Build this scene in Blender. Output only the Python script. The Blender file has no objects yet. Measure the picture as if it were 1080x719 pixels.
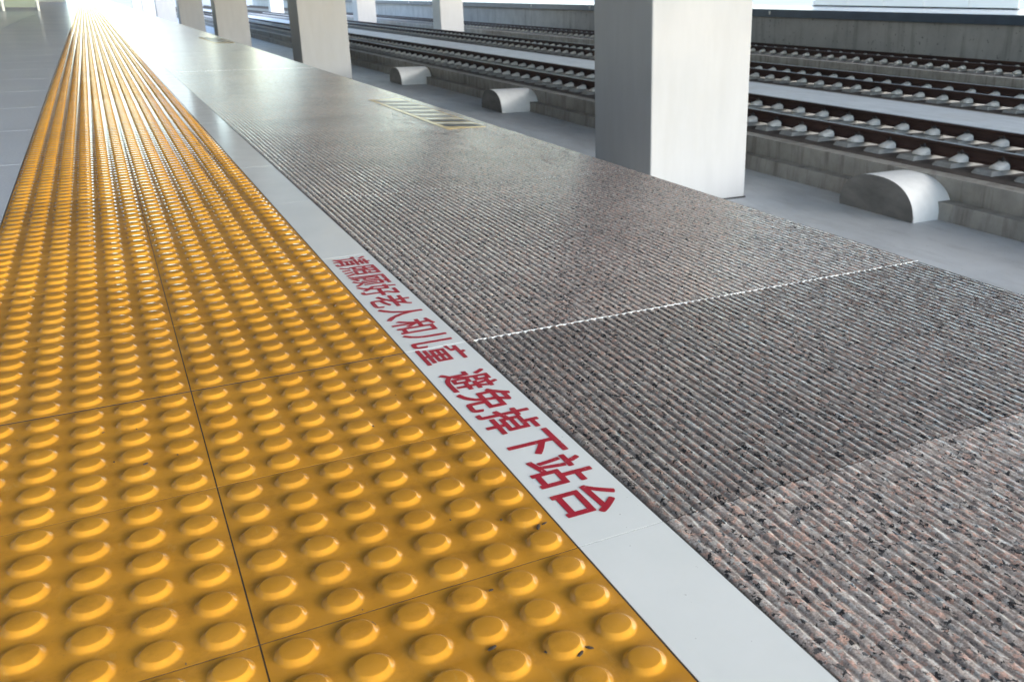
import bpy, bmesh, math, random
import numpy as np

random.seed(7)
RNG = np.random.default_rng(7)
scene = bpy.context.scene
COL = scene.collection
R = math.radians

# ------------------------------------------------------------------ helpers
def link(o, parent=None):
    COL.objects.link(o)
    if parent is not None:
        o.parent = parent
    return o

def obj_from_mesh(name, me, mat, parent=None):
    o = bpy.data.objects.new(name, me)
    if mat is not None and not me.materials:
        me.materials.append(mat)
    return link(o, parent)

def np_mesh(name, verts, quads, smooth=False):
    """mesh from an (N,3) array and an (M,4) array of quads"""
    me = bpy.data.meshes.new(name)
    v = np.asarray(verts, dtype=np.float32); q = np.asarray(quads, dtype=np.int32)
    me.vertices.add(len(v)); me.vertices.foreach_set('co', v.ravel())
    me.loops.add(q.size); me.loops.foreach_set('vertex_index', q.ravel())
    me.polygons.add(len(q))
    me.polygons.foreach_set('loop_start', np.arange(0, q.size, 4, dtype=np.int32))
    me.polygons.foreach_set('loop_total', np.full(len(q), 4, dtype=np.int32))
    me.polygons.foreach_set('use_smooth', np.full(len(q), smooth, dtype=bool))
    me.update(calc_edges=True); me.validate()
    return me

def grid_quads(nx, ny, off=0, flip=False):
    i = np.arange(nx - 1)[None, :]; j = np.arange(ny - 1)[:, None]
    a = (j * nx + i + off).ravel()
    q = np.stack([a, a + 1, a + nx + 1, a + nx], 1)
    return q[:, ::-1] if flip else q

def add_box(bm, lo, hi, bevel=0.0, seg=2):
    r = bmesh.ops.create_cube(bm, size=1.0)
    vs = r['verts']
    for v in vs:
        v.co = [lo[k] + (v.co[k] + .5) * (hi[k] - lo[k]) for k in range(3)]
    if bevel > 0:
        es = list({e for v in vs for e in v.link_edges})
        bmesh.ops.bevel(bm, geom=es, offset=bevel, segments=seg, affect='EDGES', profile=.5)

def add_cyl(bm, c0, c1, r0, r1=None, n=16):
    from mathutils import Vector
    r1 = r0 if r1 is None else r1
    a, b = Vector(c0), Vector(c1); d = (b - a).normalized()
    u = d.orthogonal().normalized(); w = d.cross(u)
    ra = [bm.verts.new(a + (u * math.cos(t) + w * math.sin(t)) * r0) for t in [2 * math.pi * k / n for k in range(n)]]
    rb = [bm.verts.new(b + (u * math.cos(t) + w * math.sin(t)) * r1) for t in [2 * math.pi * k / n for k in range(n)]]
    for k in range(n):
        bm.faces.new((ra[k], ra[(k + 1) % n], rb[(k + 1) % n], rb[k]))
    bm.faces.new(ra[::-1]); bm.faces.new(rb)

def add_prism_y(bm, prof, y0, y1):
    """profile of (x,z) points extruded along y"""
    a = [bm.verts.new((x, y0, z)) for x, z in prof]
    b = [bm.verts.new((x, y1, z)) for x, z in prof]
    n = len(prof)
    for k in range(n):
        bm.faces.new((a[k], a[(k + 1) % n], b[(k + 1) % n], b[k]))
    bm.faces.new(a[::-1]); bm.faces.new(b)

def bm_obj(name, bm, mat, parent=None, smooth=None):
    bmesh.ops.recalc_face_normals(bm, faces=bm.faces)
    me = bpy.data.meshes.new(name); bm.to_mesh(me); bm.free()
    if smooth is not None:
        for p in me.polygons:
            p.use_smooth = True
        if smooth > 0:
            me.set_sharp_from_angle(angle=R(smooth))
    return obj_from_mesh(name, me, mat, parent)

def tag(o, label=None, cat=None, group=None, kind=None):
    if label: o['label'] = label
    if cat: o['category'] = cat
    if group: o['group'] = group
    if kind: o['kind'] = kind
    return o

def empty(name, loc=(0, 0, 0)):
    o = bpy.data.objects.new(name, None); o.location = loc
    o.empty_display_size = .2
    return link(o)

# ------------------------------------------------------------------ materials
class NT:
    def __init__(self, name):
        self.m = bpy.data.materials.new(name); self.m.use_nodes = True
        self.t = self.m.node_tree; self.b = self.t.nodes['Principled BSDF']
        self.co = self.t.nodes.new('ShaderNodeTexCoord')
    def n(self, typ, **kw):
        nd = self.t.nodes.new(typ)
        for k, v in kw.items():
            if k in nd.inputs.keys(): 
                nd.inputs[k].default_value = v
            else:
                setattr(nd, k, v)
        return nd
    def l(self, a, b): self.t.links.new(a, b)
    def pos(self, scale=(1, 1, 1)):
        g = self.n('ShaderNodeNewGeometry') if not hasattr(self, 'g') else self.g
        self.g = g
        mp = self.n('ShaderNodeMapping'); mp.inputs['Scale'].default_value = scale
        self.l(g.outputs['Position'], mp.inputs['Vector']); return mp.outputs[0]
    def noise(self, scale, detail=4, rough=.55, stretch=(1, 1, 1)):
        nd = self.n('ShaderNodeTexNoise'); nd.inputs['Scale'].default_value = scale
        nd.inputs['Detail'].default_value = detail; nd.inputs['Roughness'].default_value = rough
        self.l(self.pos(stretch), nd.inputs['Vector']); return nd.outputs['Fac']
    def ramp(self, fac, stops, interp='LINEAR'):
        r = self.n('ShaderNodeValToRGB'); cr = r.color_ramp; cr.interpolation = interp
        while len(cr.elements) < len(stops): cr.elements.new(.5)
        for e, (p, c) in zip(cr.elements, stops):
            e.position = p
            e.color = (c, c, c, 1) if isinstance(c, (int, float)) else (*c, 1)
        self.l(fac, r.inputs[0]); return r.outputs[0]
    def mix(self, fac, a, b, mode='MIX'):
        m = self.n('ShaderNodeMix', data_type='RGBA', blend_type=mode)
        for s, v in ((m.inputs[0], fac), (m.inputs[6], a), (m.inputs[7], b)):
            if hasattr(v, 'links') or hasattr(v, 'is_linked'): self.l(v, s)
            elif isinstance(v, (int, float)): s.default_value = v
            else: s.default_value = (*v, 1)
        return m.outputs[2]
    def bump(self, h, strength=.3, dist=.002, prev=None):
        b = self.n('ShaderNodeBump'); b.inputs['Strength'].default_value = strength
        b.inputs['Distance'].default_value = dist; self.l(h, b.inputs['Height'])
        if prev is not None: self.l(prev, b.inputs['Normal'])
        return b.outputs[0]
    def out(self, col=None, rough=None, normal=None, metallic=None, spec=None):
        for key, v in (('Base Color', col), ('Roughness', rough), ('Metallic', metallic), ('Specular IOR Level', spec)):
            if v is None: continue
            s = self.b.inputs[key]
            if hasattr(v, 'is_linked'): self.l(v, s)
            elif isinstance(v, (int, float)): s.default_value = v
            else: s.default_value = (*v, 1)
        if normal is not None: self.l(normal, self.b.inputs['Normal'])
        return self.m

M = {}
def simple(name, col, rough=.5, var=.15, scale=3, metallic=0, bump=.0, bscale=60, stretch=(1, 1, 1)):
    t = NT(name)
    f = t.noise(scale, 5, .6, stretch)
    lo = tuple(c * (1 - var) for c in col); hi = tuple(min(1, c * (1 + var)) for c in col)
    c = t.ramp(f, [(.3, lo), (.7, hi)])
    nrm = t.bump(t.noise(bscale, 4), bump, .004) if bump else None
    M[name] = t.out(c, rough, nrm, metallic)
    return M[name]

# glazed amber tactile tile
t = NT('amber_tile')
base = t.ramp(t.noise(9, 5, .6), [(.25, (.54, .242, .022)), (.75, (.65, .310, .034))])
dust = t.ramp(t.noise(2.3, 6, .7), [(.50, 0.0), (.78, .35)])
c = t.mix(dust, base, (.36, .20, .06))
ta = t.n('ShaderNodeAttribute', attribute_name='tone'); tcc = t.n('ShaderNodeCombineColor')
for k in range(3): t.l(ta.outputs['Fac'], tcc.inputs[k])
c = t.mix(1.0, c, tcc.outputs[0], 'MULTIPLY')
grime = t.ramp(t.noise(26, 6, .72), [(.48, 0.0), (.74, .45)])
c = t.mix(grime, c, (.24, .10, .014))
scuff = t.ramp(t.noise(55, 5, .75, (1, .35, 1)), [(.60, 0.0), (.72, .35)])
c = t.mix(scuff, c, (.62, .40, .12))
spk = t.ramp(t.noise(420, 2, .5), [(.70, 0.0), (.76, .75)])
spk2 = t.ramp(t.noise(3.1, 3, .5), [(.45, 0.0), (.60, 1.0)])
sp = t.mix(1.0, spk, spk2, 'MULTIPLY')
c = t.mix(sp, c, (.05, .03, .015))
rg = t.ramp(t.noise(14, 5, .65), [(.3, .05), (.7, .15)])
nb = t.bump(t.noise(90, 3), .05, .001)
M['amber'] = t.out(c, rg, nb, spec=.5)

# white band stone
t = NT('white_band')
c = t.ramp(t.noise(5, 6, .65), [(.25, (.74, .775, .76)), (.7, (.82, .845, .83))])
st = t.ramp(t.noise(31, 5, .7), [(.66, 0.0), (.76, .45)])
st2 = t.ramp(t.noise(160, 2, .5), [(.74, 0.0), (.78, .6)])
c = t.mix(st2, c, (.22, .22, .2))
M['white_band'] = t.out(c, t.ramp(t.noise(12, 4), [(.3, .12), (.7, .17)]), t.bump(t.noise(220, 3), .02, .001))

# flamed, grooved granite
t = NT('grooved_granite')
at = t.n('ShaderNodeAttribute', attribute_name='tone')
tone = at.outputs['Fac']
wob = t.n('ShaderNodeTexNoise'); wob.inputs['Scale'].default_value = 190; wob.inputs['Detail'].default_value = 3
t.l(t.pos((1, .8, 1)), wob.inputs['Vector'])
addv = t.n('ShaderNodeMixRGB', blend_type='LINEAR_LIGHT'); addv.inputs[0].default_value = .007
t.l(t.pos((1, .72, 1)), addv.inputs[1]); t.l(wob.outputs['Color'], addv.inputs[2])
vo = t.n('ShaderNodeTexVoronoi'); vo.inputs['Scale'].default_value = 235
t.l(addv.outputs[0], vo.inputs['Vector'])
sep = t.n('ShaderNodeSeparateColor'); t.l(vo.outputs['Color'], sep.inputs[0])
grain = t.ramp(sep.outputs[0], [(0, (.04, .038, .039)), (.08, (.10, .094, .092)), (.13, (.31, .258, .232)), (.42, (.43, .368, .328)),
                               (.60, (.52, .345, .28)), (.76, (.45, .405, .37)), (.90, (.54, .50, .46))], 'CONSTANT')
fine = t.ramp(t.noise(480, 3, .6), [(.3, .55), (.7, 1.25)])
grain = t.mix(1.0, grain, fine, 'MULTIPLY')
wear = t.ramp(t.noise(2.2, 5, .6), [(.3, .78), (.72, 1.16)])
grain = t.mix(1.0, grain, wear, 'MULTIPLY')
tc = t.n('ShaderNodeCombineColor')
for k in range(3): t.l(tone, tc.inputs[k])
grain = t.mix(1.0, grain, tc.outputs[0], 'MULTIPLY')
# groove bottoms are mixed darker, by an attribute of the stone's own section
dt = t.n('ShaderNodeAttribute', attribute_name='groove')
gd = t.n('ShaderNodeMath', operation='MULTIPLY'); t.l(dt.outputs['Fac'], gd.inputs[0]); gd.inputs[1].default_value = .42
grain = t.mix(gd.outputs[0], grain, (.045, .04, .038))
b1 = t.bump(t.noise(260, 5, .7, (1, .7, 1)), .14, .0020)
rg = t.ramp(t.noise(40, 4), [(.3, .09), (.7, .19)])
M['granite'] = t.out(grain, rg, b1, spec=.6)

# honed concourse paving with big slabs
t = NT('honed_paving')
c = t.ramp(t.noise(120, 4, .7), [(.3, (.52, .57, .64)), (.7, (.64, .69, .75))])
c = t.mix(t.ramp(t.noise(.9, 4), [(.35, 0.0), (.7, .5)]), c, (.48, .53, .60))
M['honed'] = t.out(c, .22)

# trackbed concrete
t = NT('trackbed_concrete')
c = t.ramp(t.noise(1.1, 7, .65), [(.28, (.50, .525, .545)), (.7, (.64, .66, .675))])
c = t.mix(t.ramp(t.noise(4, 6, .7, (1, .25, 1)), [(.48, 0.0), (.72, .55)]), c, (.36, .37, .375))
c = t.mix(t.ramp(t.noise(.55, 5, .7), [(.55, 0.0), (.62, .35)]), c, (.40, .395, .38))
c = t.mix(t.ramp(t.noise(19, 3, .6), [(.68, 0.0), (.73, .5)]), c, (.24, .23, .22))
M['trackbed'] = t.out(c, .62, t.bump(t.noise(40, 5), .25, .004))

t = NT('stained_concrete')
c = t.ramp(t.noise(2.2, 7, .65), [(.28, (.25, .235, .205)), (.7, (.42, .395, .355))])
c = t.mix(t.ramp(t.noise(7, 4, .6, (1, 1, .12)), [(.50, 0.0), (.68, .55)]), c, (.13, .11, .095))
c = t.mix(t.ramp(t.noise(60, 3), [(.64, 0.0), (.72, .4)]), c, (.1, .09, .08))
M['concrete'] = t.out(c, .8, t.bump(t.noise(50, 5), .4, .005))

t = NT('rusty_slab')
c = t.ramp(t.noise(5, 6, .65), [(.3, (.05, .038, .03)), (.7, (.14, .115, .10))])
M['slab_top'] = t.out(c, .85, t.bump(t.noise(60, 5), .4, .005))

t = NT('far_wall_concrete')
c = t.ramp(t.noise(.9, 7, .65), [(.28, (.42, .415, .41)), (.7, (.56, .555, .545))])
c = t.mix(t.ramp(t.noise(3, 4, .6, (1, 1, .1)), [(.52, 0.0), (.7, .5)]), c, (.2, .19, .18))
c = t.mix(t.ramp(t.noise(9, 2, .4), [(.68, 0.0), (.72, .6)]), c, (.08, .08, .08))
M['far_wall'] = t.out(c, .8)

simple('sleeper_concrete', (.36, .355, .34), .75, .2, 9, bump=.3)
simple('pale_nylon', (.82, .80, .76), .42, .08, 14)
simple('rail_rust', (.062, .031, .024), .75, .35, 6, bump=.2, stretch=(1, .1, 1))
simple('rail_head', (.15, .125, .115), .42, .25, 5, metallic=.5, stretch=(1, .05, 1))
simple('clip_steel', (.05, .045, .045), .45, .3, 20, metallic=.5)
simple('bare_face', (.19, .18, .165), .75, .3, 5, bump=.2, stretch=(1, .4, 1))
simple('white_render', (.80, .80, .785), .95, .05, 9, bump=.15, bscale=90)
t = NT('pillar_cladding')
c = t.ramp(t.noise(3, 4, .6, (2, 2, .3)), [(.25, (.455, .465, .475)), (.75, (.50, .51, .52))])
c = t.mix(t.ramp(t.noise(2.4, 6, .7, (1, 1, .4)), [(.52, 0.0), (.75, .35)]), c, (.43, .43, .41))
M['pillar'] = t.out(c, t.ramp(t.noise(3, 3, .6), [(.3, .50), (.7, .62)]))
simple('dark_seam', (.03, .03, .03), .7)
simple('mortar', (.055, .05, .045), .9, .3, 60)
simple('white_grout', (.80, .82, .82), .6, .1, 90, bump=.4, bscale=500)
t = NT('red_paint')
c = t.ramp(t.noise(40, 5), [(.3, (.36, .007, .024)), (.7, (.46, .012, .034))])
wv = t.ramp(t.noise(130, 6, .75), [(.60, 0.0), (.70, .8)])
c = t.mix(wv, c, (.66, .56, .55))
M['red_paint'] = t.out(c, .4)
simple('yellow_paint', (.70, .52, .22), .22, .25, 25)
simple('faded_paint', (.28, .27, .26), .3, .4, 12)
simple('black_paint', (.11, .115, .115), .4, .5, 12)
simple('pale_paint', (.70, .64, .50), .22, .25, 25)
simple('edge_blue_grey', (.055, .085, .13), .5, .15, 2)
simple('platform_edge', (.50, .49, .48), .55, .2, 20, bump=.3, bscale=200)
simple('far_floor', (.42, .42, .42), .22, .1, .6)
simple('roof_soffit', (.40, .41, .43), .7, .12, .4)
simple('roof_steel', (.45, .46, .48), .6, .1, 1)
simple('added_wall_grey', (.62, .64, .66), .6, .12, .5)
simple('added_end_wall', (.66, .72, .80), .4, .15, .4)
simple('white_panel', (.78, .79, .79), .4, .04, .5)
simple('dark_skirting', (.04, .045, .05), .5)
simple('open_ground', (.38, .395, .41), .85, .2, .06)
simple('grit', (.06, .045, .03), .9, .4, 200)
simple('steel_post', (.62, .64, .65), .3, .05, 4, metallic=.7)
t = NT('frosted_panel')
t.b.inputs['Transmission Weight'].default_value = .75
M['frosted'] = t.out((.9, .92, .93), .6)
t = NT('green_glass')
t.b.inputs['Transmission Weight'].default_value = .55
M['glass'] = t.out((.66, .82, .72), .08)

# ------------------------------------------------------------------ measured layout (metres)
XW = 0.10            # white band 0..XW, tactile -0.6..0
XE = 1.08            # platform edge
YS, YE = -6.0, 150.0
ZF = -1.95           # trackbed floor
ZT = -1.25           # rail top

# ---------------- ground and trackbed
bm = bmesh.new(); add_box(bm, (-900, -900, -2.6), (900, 1800, -2.02))
tag(bm_obj('ground', bm, M['open_ground']), kind='structure')
bm = bmesh.new()
prof = [(1.0, -2.2), (24.1, -2.2), (24.1, ZF), (11.45, ZF), (1.0, ZF)]
add_prism_y(bm, prof, -12, 170)
tag(bm_obj('trackbed', bm, M['trackbed']), kind='structure')
bm = bmesh.new(); add_box(bm, (11.3, -12, ZF - .1), (13.62, 170, -1.475), .02)
tag(bm_obj('concrete_walkway', bm, M['trackbed']), kind='structure')

# ---------------- platform body
bm = bmesh.new()
add_box(bm, (-13, YS, -2.1), (.82, YE, -.125))
add_box(bm, (-13.01, YS - .01, -.122), (XE - .004, YE, -.012))
tag(bm_obj('platform', bm, M['mortar']), kind='structure')

# concourse paving left of the tactile band
bm = bmesh.new()
xs = [-.6005 - .9 * k for k in range(15)]; ys = [YS + .6 + .9 * k for k in range(int((YE - YS) / .9))]
off = (4.0 - (YS + .6)) % .9
for a, b in zip(xs[:-1], xs[1:]):
    for y in ys:
        y = y + off - .9
        add_box(bm, (b + .002, y + .002, -.02), (a - .002, y + .898, 0))
tag(bm_obj('concourse_paving', bm, M['honed']), kind='structure')

bm = bmesh.new(); add_box(bm, (-.6003, YS, -.0115), (XW + .0012, YE, -.0005))
tag(bm_obj('joint_mortar', bm, M['mortar']), kind='structure')

# ---------------- tactile band: glazed tiles with truncated domes
def dome_template(n, rings):
    """rings: (radius, z, snap) ; outermost ring is a square on the 50 mm cell so that cells tile without gaps"""
    ang = np.arange(n) / n * 2 * np.pi
    V = []
    s = 1 / np.maximum(np.abs(np.cos(ang)), np.abs(np.sin(ang)))
    V.append(np.stack([np.cos(ang) * s * .025, np.sin(ang) * s * .025, 0 * ang], 1))
    for r, z in rings:
        V.append(np.stack([np.cos(ang) * r, np.sin(ang) * r, 0 * ang + z], 1))
    # close the top with a tiny ring
    V.append(np.stack([np.cos(ang) * .00001, np.sin(ang) * .00001, 0 * ang + rings[-1][1]], 1))
    k = len(V); V = np.concatenate(V)
    Q = []
    for a in range(k - 1):
        i = np.arange(n); j = (i + 1) % n
        Q.append(np.stack([a * n + i, a * n + j, (a + 1) * n + j, (a + 1) * n + i], 1))
    return V, np.concatenate(Q)

H = .0047
lod0 = dome_template(32, [(.0200, 0.0), (.0186, .0003), (.0176, .0010), (.0166, .0021), (.0149, .0037), (.0142, .0043), (.0136, .0046), (.0131, H)])
lod1 = dome_template(16, [(.0195, 0.0), (.0182, .0005), (.0166, .0021), (.0145, .0041), (.0131, H)])
lod2 = dome_template(8, [(.0184, 0.0), (.0166, .0021), (.0145, .0041), (.0131, H)])
allV, allQ, n0 = [], [], 0
tones = []
gA = {k: float(RNG.uniform(.0006, .0011)) for k in range(-6, 172)}; gA[0] = .0023; gA[-2] = .0010; gA[2] = .0014; gA[4] = .0014
G = .0009
for k in range(-5, 170):
    y0 = .3 * k
    for col in (0, 1):
        x0 = -.6 + .3 * col
        tv, tq = (lod0 if y0 < 4.0 else lod1 if y0 < 14 else lod2)
        dz = RNG.normal(0, .00005)
        tilt = RNG.normal(0, .0003, 2)
        cx = x0 + .025 + .05 * np.arange(6); cy = y0 + .025 + .05 * np.arange(6)
        if y0 > 50: continue
        C = np.array([(a, b, 0) for b in cy for a in cx])
        V = (tv[None] + C[:, None]).reshape(-1, 3).copy()
        # mould draft: shrink the tile a hair so the joint shows
        mx, my = x0 + .15, y0 + .15
        V[:, 0] = mx + (V[:, 0] - mx) * (1 - .0007 / .15); V[:, 1] = y0 + gA[k] + (V[:, 1] - y0) * (1 - (gA[k] + gA[k + 1]) / .3)
        V[:, 2] += dz + (V[:, 0] - mx) * tilt[0] + (V[:, 1] - my) * tilt[1]
        Q = (tq[None] + (np.arange(36) * len(tv))[:, None, None]).reshape(-1, 4)
        tn = 1 + RNG.normal(0, .055); tones.append(np.full(len(V) + 8, tn))
        allV.append(V); allQ.append(Q + n0); n0 += len(V)
        # tile edge skirts
        a, b, c_, d = mx - .15 + .0007, mx + .15 - .0007, y0 + gA[k], y0 + .3 - gA[k + 1]
        ring = np.array([(a, c_), (b, c_), (b, d), (a, d)])
        zt = dz + (ring[:, 0] - mx) * tilt[0] + (ring[:, 1] - my) * tilt[1]
        S = np.concatenate([np.c_[ring, zt], np.c_[ring, np.full(4, -.012)]])
        i = np.arange(4); j = (i + 1) % 4
        allV.append(S); allQ.append(np.stack([i + 4, j + 4, j, i], 1) + n0); n0 += 8
me = np_mesh('tactile_paving', np.concatenate(allV), np.concatenate(allQ), True)
a = me.attributes.new('tone', 'FLOAT', 'POINT'); a.data.foreach_set('value', np.concatenate(tones).astype(np.float32))
me.set_sharp_from_angle(angle=R(35))
tag(obj_from_mesh('tactile_paving', me, M['amber']), kind='structure')
bm = bmesh.new()
for col in (0, 1):
    for k in range(170, 499):
        add_box(bm, (-.6 + .3 * col + .001, .3 * k + .001, -.012), (-.3 + .3 * col - .001, .3 * k + .299, .002))
o = bm_obj('distant_tactile_paving', bm, M['amber']); a = o.data.attributes.new('tone', 'FLOAT', 'POINT'); a.data.foreach_set('value', np.ones(len(o.data.vertices), np.float32))
tag(o, kind='structure')

# ---------------- white band
bm = bmesh.new()
for k in range(-4, 240):
    y = .6 * k
    dz = random.uniform(-.0001, .0001)
    add_box(bm, (.0012, y + .0007, -.012), (XW - .0012, y + .5993, .0003 + dz))
tag(bm_obj('white_band', bm, M['white_band']), kind='structure')

# ---------------- grooved granite slabs
P = (XE - XW) / 69
PROF = [(0.00, 1.0), (.10, 1.0), (.20, .45), (.27, .05), (.42, 0.0), (.60, 0.0), (.78, .04), (.86, .5), (.95, 1.0)]   # u, depth share
def granite(y0, y1, seg, depth_l, depth_r, tone, rough):
    xs, dep = [XW + .0012], [.9]
    for r in range(69):
        for u, d in PROF:
            xs.append(XW + .002 + (r + u) * P * .996); dep.append(d)
    xs.append(XE - .0005); dep.append(.1)
    xs = np.array(xs); dep = np.array(dep); nx = len(xs); ny = seg + 1
    ys = np.linspace(y0 + .0012, y1 - .0012, ny)
    X = np.tile(xs, (ny, 1)); Y = np.tile(ys[:, None], (1, nx)); D = np.tile(dep, (ny, 1))
    am = depth_l + (depth_r - depth_l) * np.clip((X - XW - .12) / .55, 0, 1) ** .8
    Z = .0005 - D * am
    if rough > 0 and seg > 10:
        n1 = RNG.normal(0, 1, (ny, nx))
        n2 = (n1 + np.roll(n1, 1, 0) + np.roll(n1, -1, 0)) / 2
        Z += n2 * rough * (.5 + .5 * (1 - D))
        X[:, 1:-1] += (n2[:, 1:-1]) * rough * .45
        low = np.repeat(RNG.normal(0, .0007, (ny // 5 + 1, nx)), 5, 0)[:ny]
        Z += low * (1 - D) * (rough / .0004) * .5
    Z[:, 0] = -.003
    V = np.stack([X, Y, Z], 2).reshape(-1, 3)
    q = grid_quads(nx, ny)
    # skirts at both ends and at the edge
    n = len(V)
    ft = V[:nx].copy(); f = ft.copy(); f[:, 2] = -.012
    bt = V[-nx:].copy(); b = bt.copy(); b[:, 2] = -.012
    e = np.array([[XE - .0005, y0 + .0012, V[nx - 1, 2]], [XE - .0005, y1 - .0012, V[-1, 2]], [XE - .0005, y0 + .0012, -.115], [XE - .0005, y1 - .0012, -.115]])
    i = np.arange(nx - 1)
    qf = np.stack([n + nx + i, n + nx + i + 1, n + i + 1, n + i], 1)
    qb = np.stack([n + 2 * nx + i, n + 2 * nx + i + 1, n + 3 * nx + i + 1, n + 3 * nx + i], 1)
    m = n + 4 * nx
    qe = np.array([[m, m + 2, m + 3, m + 1]])
    one = np.ones(nx)
    return (np.concatenate([V, ft, f, bt, b, e]), np.concatenate([q, qf, qb, qe]),
            np.concatenate([D.ravel(), one, one, one, one, [0, 0, 0, 0]]), tone)
parts = []
for k in range(-5, 240):
    y = .6 * k
    tone = 1.32 + RNG.normal(0, .07)
    dl, dr, rg = .0014, .0010, .00016
    if k > 3: dl, dr = .0010, .0008
    if k == -1: tone, dl, dr, rg = .84, .0019, .0011, .0003
    if k == 0: tone, dl, dr, rg = 1.3, .0015, .0010, .00024
    if k == -2: tone, dl, dr, rg = 1.34, .0014, .0003, .00042
    seg = 150 if -1.5 < y < 1.0 else 40 if y < 3 and y > -1.5 else 1
    parts.append(granite(y, y + .6, seg, dl, dr, tone, rg))
off = 0; Vs, Qs, Gs, Ts = [], [], [], []
for V, Q, D, tone in parts:
    Vs.append(V); Qs.append(Q + off); Gs.append(D); Ts.append(np.full(len(V), tone)); off += len(V)
me = np_mesh('granite_paving', np.concatenate(Vs), np.concatenate(Qs), True)
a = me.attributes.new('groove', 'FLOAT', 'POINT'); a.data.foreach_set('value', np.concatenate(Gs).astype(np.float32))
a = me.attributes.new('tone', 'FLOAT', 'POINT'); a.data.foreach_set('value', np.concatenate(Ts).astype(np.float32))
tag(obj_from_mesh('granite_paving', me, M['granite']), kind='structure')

# pale grout bead in the slab joints
bm = bmesh.new()
def bead(y, x0, x1, w0, w1, z):
    n = 140
    rows = []
    for i in range(n + 1):
        x = x0 + (x1 - x0) * i / n
        w = (w0 + (w1 - w0) * i / n) * random.uniform(.75, 1.2)
        zz = z + random.uniform(-.0004, .0005)
        rows.append([bm.verts.new((x, y - w, zz - .004)), bm.verts.new((x, y - w * .6, zz)), bm.verts.new((x, y + w * .6, zz)), bm.verts.new((x, y + w, zz - .004))])
    for r0, r1 in zip(rows[:-1], rows[1:]):
        for q in range(3):
            bm.faces.new((r0[q], r1[q], r1[q + 1], r0[q + 1]))
    # smears squeezed into every groove on the near side
    for r in range(69):
        x = XW + .002 + (r + 1.03) * P * .996
        if x < x0 or x > x1: continue
        L = (.002 + .004 * (x - x0)) * random.uniform(.5, 1.4) * (w1 / .0022)
        vs = [bm.verts.new((x + dx, y + dy, z - .0016)) for dx, dy in ((-.0032, -w0 * .5), (-.0022, -w0 - L), (.0018, -w0 - L * .8), (.003, -w0 * .5))]
        bm.faces.new(vs)
bead(0.0, XW + .012, XE + .004, .0007, .0019, .0006)
bead(1.2, XW + .03, XE - .01, .0004, .0011, -.0004)
bead(6.0, XW + .03, XE - .01, .003, .004, .0004)
tag(bm_obj('joint_grout', bm, M['white_grout']), kind='structure')

# ---------------- red lettering painted on the white band
note = empty('painted_warning', (.05, 0, .0012))
tag(note, 'dark red Chinese lettering painted along the white band beside the yellow tiles', 'lettering')
chars = [(ch, .552 - i * .0735) for i, ch in enumerate('请照顾好老人和儿童')] + [(ch, -.1485 - i * .0751) for i, ch in enumerate('避免掉下站台')]
dg = None
for ch, yc in chars:
    cu = bpy.data.curves.new('character', 'FONT'); cu.body = ch; cu.size = .0765; cu.resolution_u = 4
    tmp = bpy.data.objects.new('character', cu); COL.objects.link(tmp)
    bpy.context.view_layer.update()
    me = bpy.data.meshes.new_from_object(tmp.evaluated_get(bpy.context.evaluated_depsgraph_get()))
    bpy.data.objects.remove(tmp)
    n = len(me.vertices); co = np.zeros(n * 3, np.float32); me.vertices.foreach_get('co', co); co = co.reshape(-1, 3)
    mn, mx = co.min(0), co.max(0)
    c = (mn + mx) / 2
    sx = .94; sy = .98
    new = np.stack([(co[:, 1] - c[1]) * sy, -(co[:, 0] - c[0]) * sx, co[:, 2]], 1)
    me.vertices.foreach_set('co', new.ravel().astype(np.float32)); me.update()
    # brush weight: the same glyph laid again a fraction of a millimetre to each side
    bm = bmesh.new()
    for q, (dx, dy) in enumerate(((0, 0), (.0011, 0), (-.0011, 0), (0, .0015), (0, -.0015), (.0009, .0011), (-.0009, -.0011), (.0009, -.0011), (-.0009, .0011))):
        k0 = len(bm.verts); bm.from_mesh(me); bm.verts.ensure_lookup_table()
        for v in bm.verts[k0:]: v.co.x += dx; v.co.y += dy; v.co.z += .00002 * q
    bm.to_mesh(me); bm.free()
    me.materials.clear(); me.name = 'character'
    o = obj_from_mesh('character', me, M['red_paint'], note)
    o.location = (.0005, yc, -.0006)

# ---------------- door position markings on the platform edge
def door_mark(y0, y1, x0, x1, label, z=.0014, fade=False):
    t = empty('door_marking', ((x0 + x1) / 2, (y0 + y1) / 2, z))
    tag(t, label, 'floor marking', 'hazard markings along the platform edge')
    cx, cy = (x0 + x1) / 2, (y0 + y1) / 2
    hx, hy = (x1 - x0) / 2, (y1 - y0) / 2
    bm = bmesh.new(); add_box(bm, (-hx, -hy, -.0006), (hx, hy, 0))
    bm_obj('backing', bm, M['yellow_paint'], t)
    n = 7; step = 2 * hy / (n + .6)
    for i in range(n):
        yy = -hy + step * (.5 + i)
        for w0, w1, mat, nm in ((0.0, .46, M['black_paint'], 'dark_stripe'), (.5, .9, M['pale_paint'], 'pale_stripe')):
            bm = bmesh.new()
            if nm == 'dark_stripe' and fade: mat = M['pale_paint']
            a, b = yy + step * w0, yy + step * w1
            sk = step * .55
            v = [bm.verts.new(p) for p in ((-hx * .72, a, .0005), (hx * .9, a - sk + step * .2, .0005), (hx * .9, b - sk + step * .2, .0005), (-hx * .72, b, .0005))]
            bm.faces.new(v)
            bm_obj(nm, bm, mat if i < 2 or nm == 'pale_stripe' else M['faded_paint'], t)
    return t
door_mark(2.34, 3.60, .862, 1.03, 'worn yellow and black striped marking at the platform edge, nearest one')
door_mark(10.1, 11.7, .82, 1.045, 'faint yellow striped marking at the platform edge farther along the granite', fade=True)

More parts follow.
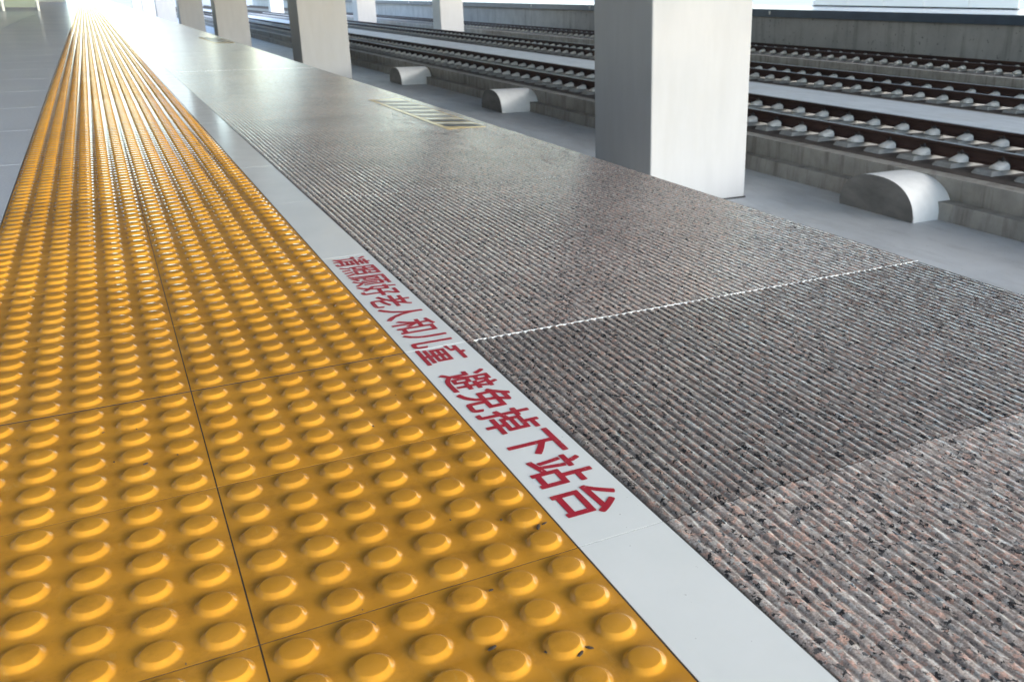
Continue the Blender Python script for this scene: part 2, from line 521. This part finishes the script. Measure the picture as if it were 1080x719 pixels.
# grit and crumbs lying on the tactile tiles
bm = bmesh.new()
for i in range(70):
    x = random.uniform(-.58, -.01); y = random.uniform(-1.0, .9) if i > 14 else random.uniform(-.95, -.6)
    s = random.uniform(.0006, .0017)
    m4 = __import__('mathutils').Matrix.Translation((x, y, .0014)) @ __import__('mathutils').Matrix.Rotation(random.uniform(0, 6), 4, 'Z') @ __import__('mathutils').Matrix.Diagonal((s * random.uniform(1, 2.6), s, s * .6, 1))
    bmesh.ops.create_icosphere(bm, subdivisions=1, radius=1, matrix=m4)
mu = __import__('mathutils')
for (x, y) in ((-.075, -.735), (-.068, -.742), (-.058, -.739), (-.09, -.728), (-.13, -.70), (-.012, -.545), (-.02, -.548), (-.21, -.62)):
    sz = random.uniform(.0018, .0034)
    bmesh.ops.create_icosphere(bm, subdivisions=1, radius=1, matrix=mu.Matrix.Translation((x, y, .0012)) @ mu.Matrix.Rotation(random.uniform(0, 6), 4, 'Z') @ mu.Matrix.Diagonal((sz * 1.8, sz * .7, sz * .35, 1)))
tag(bm_obj('grit', bm, M['grit']), 'dark specks of grit scattered over the yellow tiles', 'grit', kind='stuff')

# ---------------- railway tracks
def rail_mesh(y0, y1):
    pr = [(-.075, 0), (.075, 0), (.075, .011), (.020, .028), (.0085, .045), (.0085, .125), (.035, .140), (.0365, .172), (.030, .176),
          (-.030, .176), (-.0365, .172), (-.035, .140), (-.0085, .125), (-.0085, .045), (-.020, .028), (-.075, .011)]
    bm = bmesh.new(); add_prism_y(bm, pr, y0, y1)
    bmesh.ops.recalc_face_normals(bm, faces=bm.faces)
    me = bpy.data.meshes.new('rail'); bm.to_mesh(me); bm.free()
    me.materials.append(M['rail_rust']); me.materials.append(M['rail_head'])
    for p in me.polygons:
        if p.normal.z > .55 and p.center.z > .15: p.material_index = 1
    return me

def sleeper_mesh():
    """twin raised bearers cast in one with a low tie between them"""
    bm = bmesh.new()
    st = [(-1.135, .0), (-1.085, .055), (-.425, .055), (-.375, .012), (.375, .012), (.425, .055), (1.085, .055), (1.135, .0)]
    rows = [[bm.verts.new((x, y, 0 if (yy or h == 0) else h)) for y, yy in ((-.09, 1), (-.05, 0), (.20, 0), (.26, 1))] for x, h in st]
    for a, b in zip(rows[:-1], rows[1:]):
        for k in range(3): bm.faces.new((a[k], b[k], b[k + 1], a[k + 1]))
    bmesh.ops.recalc_face_normals(bm, faces=bm.faces)
    if sum(f.normal.z for f in bm.faces) < 0: bmesh.ops.reverse_faces(bm, faces=bm.faces)
    me = bpy.data.meshes.new('sleeper'); bm.to_mesh(me); bm.free(); me.materials.append(M['sleeper_concrete']); return me

def fastener_mesh():
    bm = bmesh.new(); mi = []
    def mark(n0, idx):
        bm.faces.ensure_lookup_table()
        for f in bm.faces[n0:]: f.material_index = idx; f.smooth = True
    # steel base plate
    n0 = 0; add_box(bm, (-.19, -.085, .055), (.19, .085, .068), .004, 1); mark(n0, 1)
    for s in (-1, 1):
        # rounded pale guide block beside the rail foot
        n0 = len(bm.faces)
        prof = []
        for i in range(9):
            a = math.pi * i / 8
            prof.append((-.105 * math.cos(a), .066 + .098 * math.sin(a) ** .7))
        x0, x1 = (.088, .235) if s > 0 else (-.235, -.088)
        ra = [bm.verts.new((x0 if s > 0 else x1, y, z)) for y, z in prof]
        rb = [bm.verts.new(((x1 if s > 0 else x0), y * .80, .066 + (z - .066) * .5)) for y, z in prof]
        for k in range(8): bm.faces.new((ra[k], ra[k + 1], rb[k + 1], rb[k]))
        bm.faces.new(ra); bm.faces.new(rb)
        mark(n0, 0)
        # spring clip and bolt
        n0 = len(bm.faces)
        pts = [(.05 * s, -.07, .10), (.085 * s, -.075, .150), (.12 * s, -.05, .172), (.14 * s, 0, .168), (.12 * s, .05, .172), (.085 * s, .075, .150), (.05 * s, .07, .10)]
        for p, q in zip(pts[:-1], pts[1:]): add_cyl(bm, p, q, .0095, n=6)
        add_cyl(bm, (.105 * s, 0, .10), (.105 * s, 0, .205), .013, n=6)
        add_cyl(bm, (.105 * s, 0, .165), (.105 * s, 0, .188), .026, n=6)
        mark(n0, 1)
    bmesh.ops.recalc_face_normals(bm, faces=bm.faces)
    me = bpy.data.meshes.new('fastener'); bm.to_mesh(me); bm.free()
    me.materials.append(M['pale_nylon']); me.materials.append(M['clip_steel'])
    return me

SL, FA = sleeper_mesh(), fastener_mesh()
ZS = ZT - .176 - .068      # slab top, bearers stand on it
def merged(me_list):
    V, F, MI, n = [], [], [], 0
    bm = bmesh.new()
    for me, loc, base in me_list:
        k0 = len(bm.verts); f0 = len(bm.faces)
        bm.from_mesh(me); bm.verts.ensure_lookup_table(); bm.faces.ensure_lookup_table()
        for v in bm.verts[k0:]: v.co.x += loc[0]; v.co.y += loc[1]; v.co.z += loc[2]
        for f in bm.faces[f0:]: f.material_index += base
    return bm

def track(xc, y_first, label, n_ind, steps=True, y0=-12., y1=165., n_rest=60, right_step=True):
    t = empty('railway_track', (xc, 0, 0)); tag(t, label, 'railway track', 'parallel slab tracks')
    bm = bmesh.new()
    xl = -1.60
    if steps:
        prof = [(-1.82, ZF + .002), (-1.80, -1.745), (xl, -1.745), (xl, ZS), (1.60, ZS), (1.60, -1.745), (1.80, -1.745), (1.82, ZF + .002)]
    else:
        prof = [(xl, ZF + .002), (xl, ZS), (1.60, ZS), (1.60, ZF + .002)]
    add_prism_y(bm, prof, y0, y1)
    o = bm_obj('track_slab', bm, M['concrete'], t)
    # rust stained sheet between the kerb lips of the slab
    bm = bmesh.new(); add_box(bm, (-1.36, y0, ZS - .01), (1.36, y1, ZS + .004))
    bm_obj('stained_bed', bm, M['slab_top'], t)
    for s in (-.7535, .7535):
        r = obj_from_mesh('rail', rail_mesh(y0, y1), None, t); r.location = (s, 0, ZT - .176)
    sp = .62
    first = None
    for k in range(n_ind):
        y = y_first + sp * k
        s = bpy.data.objects.new('sleeper', SL); link(s, t); s.location = (0, y, ZS)
        for sx in (-.7535, .7535):
            f = bpy.data.objects.new('fastener', FA); link(f, s); f.location = (sx, 0, 0)
    rest = []
    for k in range(n_rest):
        y = y_first + sp * (n_ind + k)
        rest.append((SL, (0, y, ZS), 0)); rest += [(FA, (sx, y, ZS), 1) for sx in (-.7535, .7535)]
    if n_rest:
        bm = merged(rest)
        me = bpy.data.meshes.new('sleepers'); bm.to_mesh(me); bm.free()
        for m in ('sleeper_concrete', 'pale_nylon', 'clip_steel'): me.materials.append(M[m])
        o = obj_from_mesh('sleepers', me, None, t); o['kind'] = 'stuff'
    return t
track(2.83, -4, 'slab track running close beside the platform edge, below the granite paving', 0, n_rest=120)
track(9.80, 2.35, 'rusty slab track with pale fasteners behind the half-round concrete blocks', 100)
track(15.20, 7.0, 'rusty slab track beyond the grey concrete walkway, middle of the three seen', 100, steps=False)
track(22.05, 12.0, 'rusty slab track running along the foot of the far platform wall', 100)

# ---------------- half-round concrete blocks
def block_mesh():
    bm = bmesh.new()
    prof = []
    for i in range(25):
        a = math.pi * i / 24
        c, s = math.cos(a), math.sin(a)
        e = 2 / 2.35
        prof.append((.625 * math.copysign(abs(c) ** e, c), .45 * abs(s) ** e))
    x0, x1 = 0, .90
    A = [bm.verts.new((x0, y, z)) for y, z in prof]; B = [bm.verts.new((x1, y, z)) for y, z in prof]
    for k in range(len(prof) - 1):
        f = bm.faces.new((A[k], A[k + 1], B[k + 1], B[k]))
    f1 = bm.faces.new(A); f2 = bm.faces.new(B)
    bmesh.ops.bevel(bm, geom=list(f1.edges), offset=.012, segments=2, affect='EDGES')
    bmesh.ops.recalc_face_normals(bm, faces=bm.faces)
    me = bpy.data.meshes.new('concrete_block'); bm.to_mesh(me); bm.free()
    for p in me.polygons: p.use_smooth = True
    me.set_sharp_from_angle(angle=R(40))
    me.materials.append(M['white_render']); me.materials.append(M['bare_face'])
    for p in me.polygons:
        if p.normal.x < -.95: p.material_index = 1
    return me
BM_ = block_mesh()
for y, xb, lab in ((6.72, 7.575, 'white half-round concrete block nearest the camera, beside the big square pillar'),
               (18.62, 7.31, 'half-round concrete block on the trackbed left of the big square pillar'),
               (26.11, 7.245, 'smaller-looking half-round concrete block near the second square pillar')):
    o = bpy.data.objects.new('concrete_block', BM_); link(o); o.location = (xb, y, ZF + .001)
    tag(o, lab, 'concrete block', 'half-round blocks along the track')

# ---------------- square pillars
def pillar_mesh(w, d, h):
    bm = bmesh.new(); add_box(bm, (0, 0, 0), (w, d, h), .018, 3)
    bmesh.ops.recalc_face_normals(bm, faces=bm.faces)
    me = bpy.data.meshes.new('cladding'); bm.to_mesh(me); bm.free()
    me.materials.append(M['pillar']); return me
def seam_mesh(w, d, h):
    bm = bmesh.new()
    add_box(bm, (-.012, -.012, 0), (w + .012, d + .012, .018))
    for z in (3.1, 6.2):
        add_box(bm, (-.002, -.002, z), (w + .002, d + .002, z + .008))
    bmesh.ops.recalc_face_normals(bm, faces=bm.faces)
    me = bpy.data.meshes.new('panel_seam'); bm.to_mesh(me); bm.free(); me.materials.append(M['dark_seam']); return me
ROOF_Z = 9.0
PH = ROOF_Z - ZF
PM, SM = pillar_mesh(1.42, 1.46, PH), seam_mesh(1.42, 1.46, PH)
def pillar(x, y, label, group):
    t = empty('square_pillar', (x, y, ZF)); tag(t, label, 'pillar', group)
    for n, me in (('cladding', PM), ('panel_seam', SM)):
        o = bpy.data.objects.new(n, me); link(o, t)
names = ['big white square pillar nearest the camera, between platform edge and tracks',
         'white square pillar second from the camera along the platform edge',
         'pale square pillar third from the camera along the platform edge',
         'grey-looking square pillar fourth from the camera along the platform edge',
         'distant square pillar fifth along the platform edge',
         'hazy square pillar sixth along the platform edge',
         'farthest square pillar of the row beside the platform edge']
for k, nm in enumerate(names):
    pillar((5.31, 5.06, 4.9, 4.8, 4.65, 4.6, 4.5)[k], (8.2, 28.17, 47.4, 66.2, 86, 106, 126)[k], nm, 'square pillars beside the platform edge')
for y, nm in ((54, 'slim-looking white pillar across the tracks, nearest of the far row'),
              (74, 'white pillar across the tracks, second of the far row'),
              (94, 'white pillar across the tracks, third of the far row'),
              (114, 'white pillar across the tracks, fourth of the far row')):
    pillar(17.94, y, nm, 'square pillars between the far tracks')

# ---------------- far platform
bm = bmesh.new()
add_box(bm, (24.05, -30, -2.1), (34, 170, -.30))
tag(bm_obj('far_platform_wall', bm, M['far_wall']), 'grey concrete face of the far platform with dark bolt holes', 'platform wall')
bm = bmesh.new(); add_box(bm, (23.80, -30, -.30), (24.3, 170, -.012), .01)
tag(bm_obj('far_platform_nosing', bm, M['edge_blue_grey']), 'dark blue grey edge beam along the top of the far platform wall', 'edge beam')
bm = bmesh.new(); add_box(bm, (23.86, -30, -.2), (34, 170, 0))
tag(bm_obj('far_platform_floor', bm, M['far_floor']), kind='structure')
# small white discs on the edge beam
for k, y in enumerate((30.0, 38.0, 46.0, 54.0, 80.0)):
    bm = bmesh.new(); add_cyl(bm, (23.775, 0, 0), (23.80, 0, 0), .055, n=14)
    add_box(bm, (23.782, -.03, -.09), (23.80, .03, .0))
    o = bm_obj('edge_marker', bm, M['white_panel']); o.location = (0, y, -.12)
    tag(o, ('small white marker on the far edge beam, %s from the near end' % ['first', 'second', 'third', 'fourth', 'fifth'][k]), 'marker', 'white markers on the far edge beam')

# white panelled barriers standing on the far platform
def barrier(x, y0, y1, h, label):
    t = empty('panel_barrier', (x, y0, 0)); tag(t, label, 'barrier', 'white barriers on the far platform')
    L = y1 - y0
    bm = bmesh.new(); add_box(bm, (-.06, 0, 0), (.06, L, .06)); bm_obj('skirting', bm, M['dark_skirting'], t)
    n = max(1, round(L / 2.4))
    for k in range(n):
        bm = bmesh.new(); add_box(bm, (-.04, L * k / n + .012, .06), (.04, L * (k + 1) / n - .012, h), .01)
        bm_obj('panel', bm, M['frosted'], t)
barrier(33.2, 25.6, 38.5, 2.4, 'long white panelled barrier with dark skirting on the far platform')
barrier(33.2, 22.0, 25.0, 2.4, 'short white panelled barrier at the right end of the far platform')

# ---------------- roof over the station
bm = bmesh.new()
RX0, RX1, RY0, RY1 = -14.0, 33.0, -16.0, 68.5
add_box(bm, (RX0, RY0, ROOF_Z), (RX1, RY1, ROOF_Z + .5))
tag(bm_obj('roof', bm, M['roof_soffit']), kind='structure')
for k in range(7):
    y = 8.2 + 20 * k
    if y > RY1: break
    bm = bmesh.new(); add_box(bm, (RX0 + .1, y + .2, ROOF_Z - .9), (RX1 - .1, y + 1.2, ROOF_Z - .003))
    tag(bm_obj('roof_beam', bm, M['roof_steel']), 'deep grey beam under the station roof above the pillars', 'roof beam', 'beams under the roof')
bm = bmesh.new(); add_box(bm, (-13.6, -5.9, -.012), (-13.2, 92, ROOF_Z - 1.0))  # unseen wall, added to control light on the platform-facing sides of pillars and blocks
tag(bm_obj('added_side_wall', bm, M['added_wall_grey']), 'added grey wall along the left side of the platform, shaping the light', 'wall')

bm = bmesh.new(); add_box(bm, (-13.15, 67.9, .003), (-1.35, 68.3, ROOF_Z - .9))  # wall added to cut the bright reflection on the left paving
tag(bm_obj('added_end_wall', bm, M['added_end_wall']), 'added blue grey wall at the far left end, cutting the floor reflection', 'wall')

# ---------------- glass balustrade at the far left
t = empty('glass_balustrade', (-2.2, 33.0, 0)); tag(t, 'pale green glass balustrade with steel posts at the far left of the platform', 'balustrade')
for k in range(4):
    bm = bmesh.new(); add_box(bm, (-3.0 + k * .9 + .05, -.012, .1), (-3.0 + k * .9 + .85, .012, 1.05)); bm_obj('glass_panel', bm, M['glass'], t)
for k in range(5):
    bm = bmesh.new(); add_box(bm, (-3.03 + k * .9, -.03, 0), (-2.97 + k * .9, .03, 1.1), .006); bm_obj('post', bm, M['steel_post'], t)
bm = bmesh.new(); add_cyl(bm, (-3.1, 0, 1.13), (.7, 0, 1.13), .03); bm_obj('handrail', bm, M['steel_post'], t)

# ------------------------------------------------------------------ light
SUN_EL, SUN_AZ = 24, 142     # azimuth clockwise from +Y
world = bpy.data.worlds.new('World'); scene.world = world; world.use_nodes = True
nt = world.node_tree; bg = nt.nodes['Background']
sky = nt.nodes.new('ShaderNodeTexSky'); sky.sky_type = 'NISHITA'; sky.sun_disc = False
sky.sun_elevation = R(SUN_EL); sky.sun_rotation = R(SUN_AZ); sky.air_density = 1.0; sky.dust_density = .7
nt.links.new(sky.outputs[0], bg.inputs[0]); bg.inputs[1].default_value = .15
sl = bpy.data.lights.new('sun', 'SUN'); sl.energy = 1.5; sl.angle = R(38); sl.color = (1, .985, .965)
so = bpy.data.objects.new('sun', sl); link(so)
from mathutils import Vector
d = Vector((math.sin(R(SUN_AZ)) * math.cos(R(SUN_EL)), math.cos(R(SUN_AZ)) * math.cos(R(SUN_EL)), math.sin(R(SUN_EL))))
so.rotation_euler = d.to_track_quat('Z', 'Y').to_euler(); so.location = (0, 0, 40)

# ------------------------------------------------------------------ camera (solved from the photograph)
F, yaw, pit, roll = 968.409, .510221, -.333946, .003996
cam = bpy.data.cameras.new('camera'); co = bpy.data.objects.new('camera', cam); link(co)
fw = Vector((math.sin(yaw) * math.cos(pit), math.cos(yaw) * math.cos(pit), math.sin(pit)))
r = fw.cross(Vector((0, 0, 1))).normalized(); u = r.cross(fw)
r2 = r * math.cos(roll) + u * math.sin(roll); u2 = u * math.cos(roll) - r * math.sin(roll)
from mathutils import Matrix
m = Matrix.Identity(4)
for i in range(3):
    m[i][0], m[i][1], m[i][2] = r2[i], u2[i], -fw[i]
m[0][3], m[1][3], m[2][3] = -.344072, -1.310291, .519507
co.matrix_world = m
cam.sensor_width = 36; cam.lens = 36 * F / 1080
cam.shift_x = -120.06 / 1080; cam.shift_y = -28.46 / 1080
cam.clip_start = .02; cam.clip_end = 4000
cam.dof.use_dof = True; cam.dof.focus_distance = 1.35; cam.dof.aperture_fstop = 15
scene.camera = co

scene.view_settings.view_transform = 'Standard'; scene.view_settings.look = 'None'
scene.view_settings.gamma = 1; scene.view_settings.exposure = 2.1
scene.view_settings.use_white_balance = True; scene.view_settings.white_balance_temperature = 6650; scene.view_settings.white_balance_tint = 10
scene.view_settings.use_curve_mapping = False
scene.cycles.use_denoising = True
scene.cycles.caustics_reflective = False; scene.cycles.caustics_refractive = False
scene.cycles.max_bounces = 8; scene.cycles.diffuse_bounces = 5; scene.cycles.glossy_bounces = 4
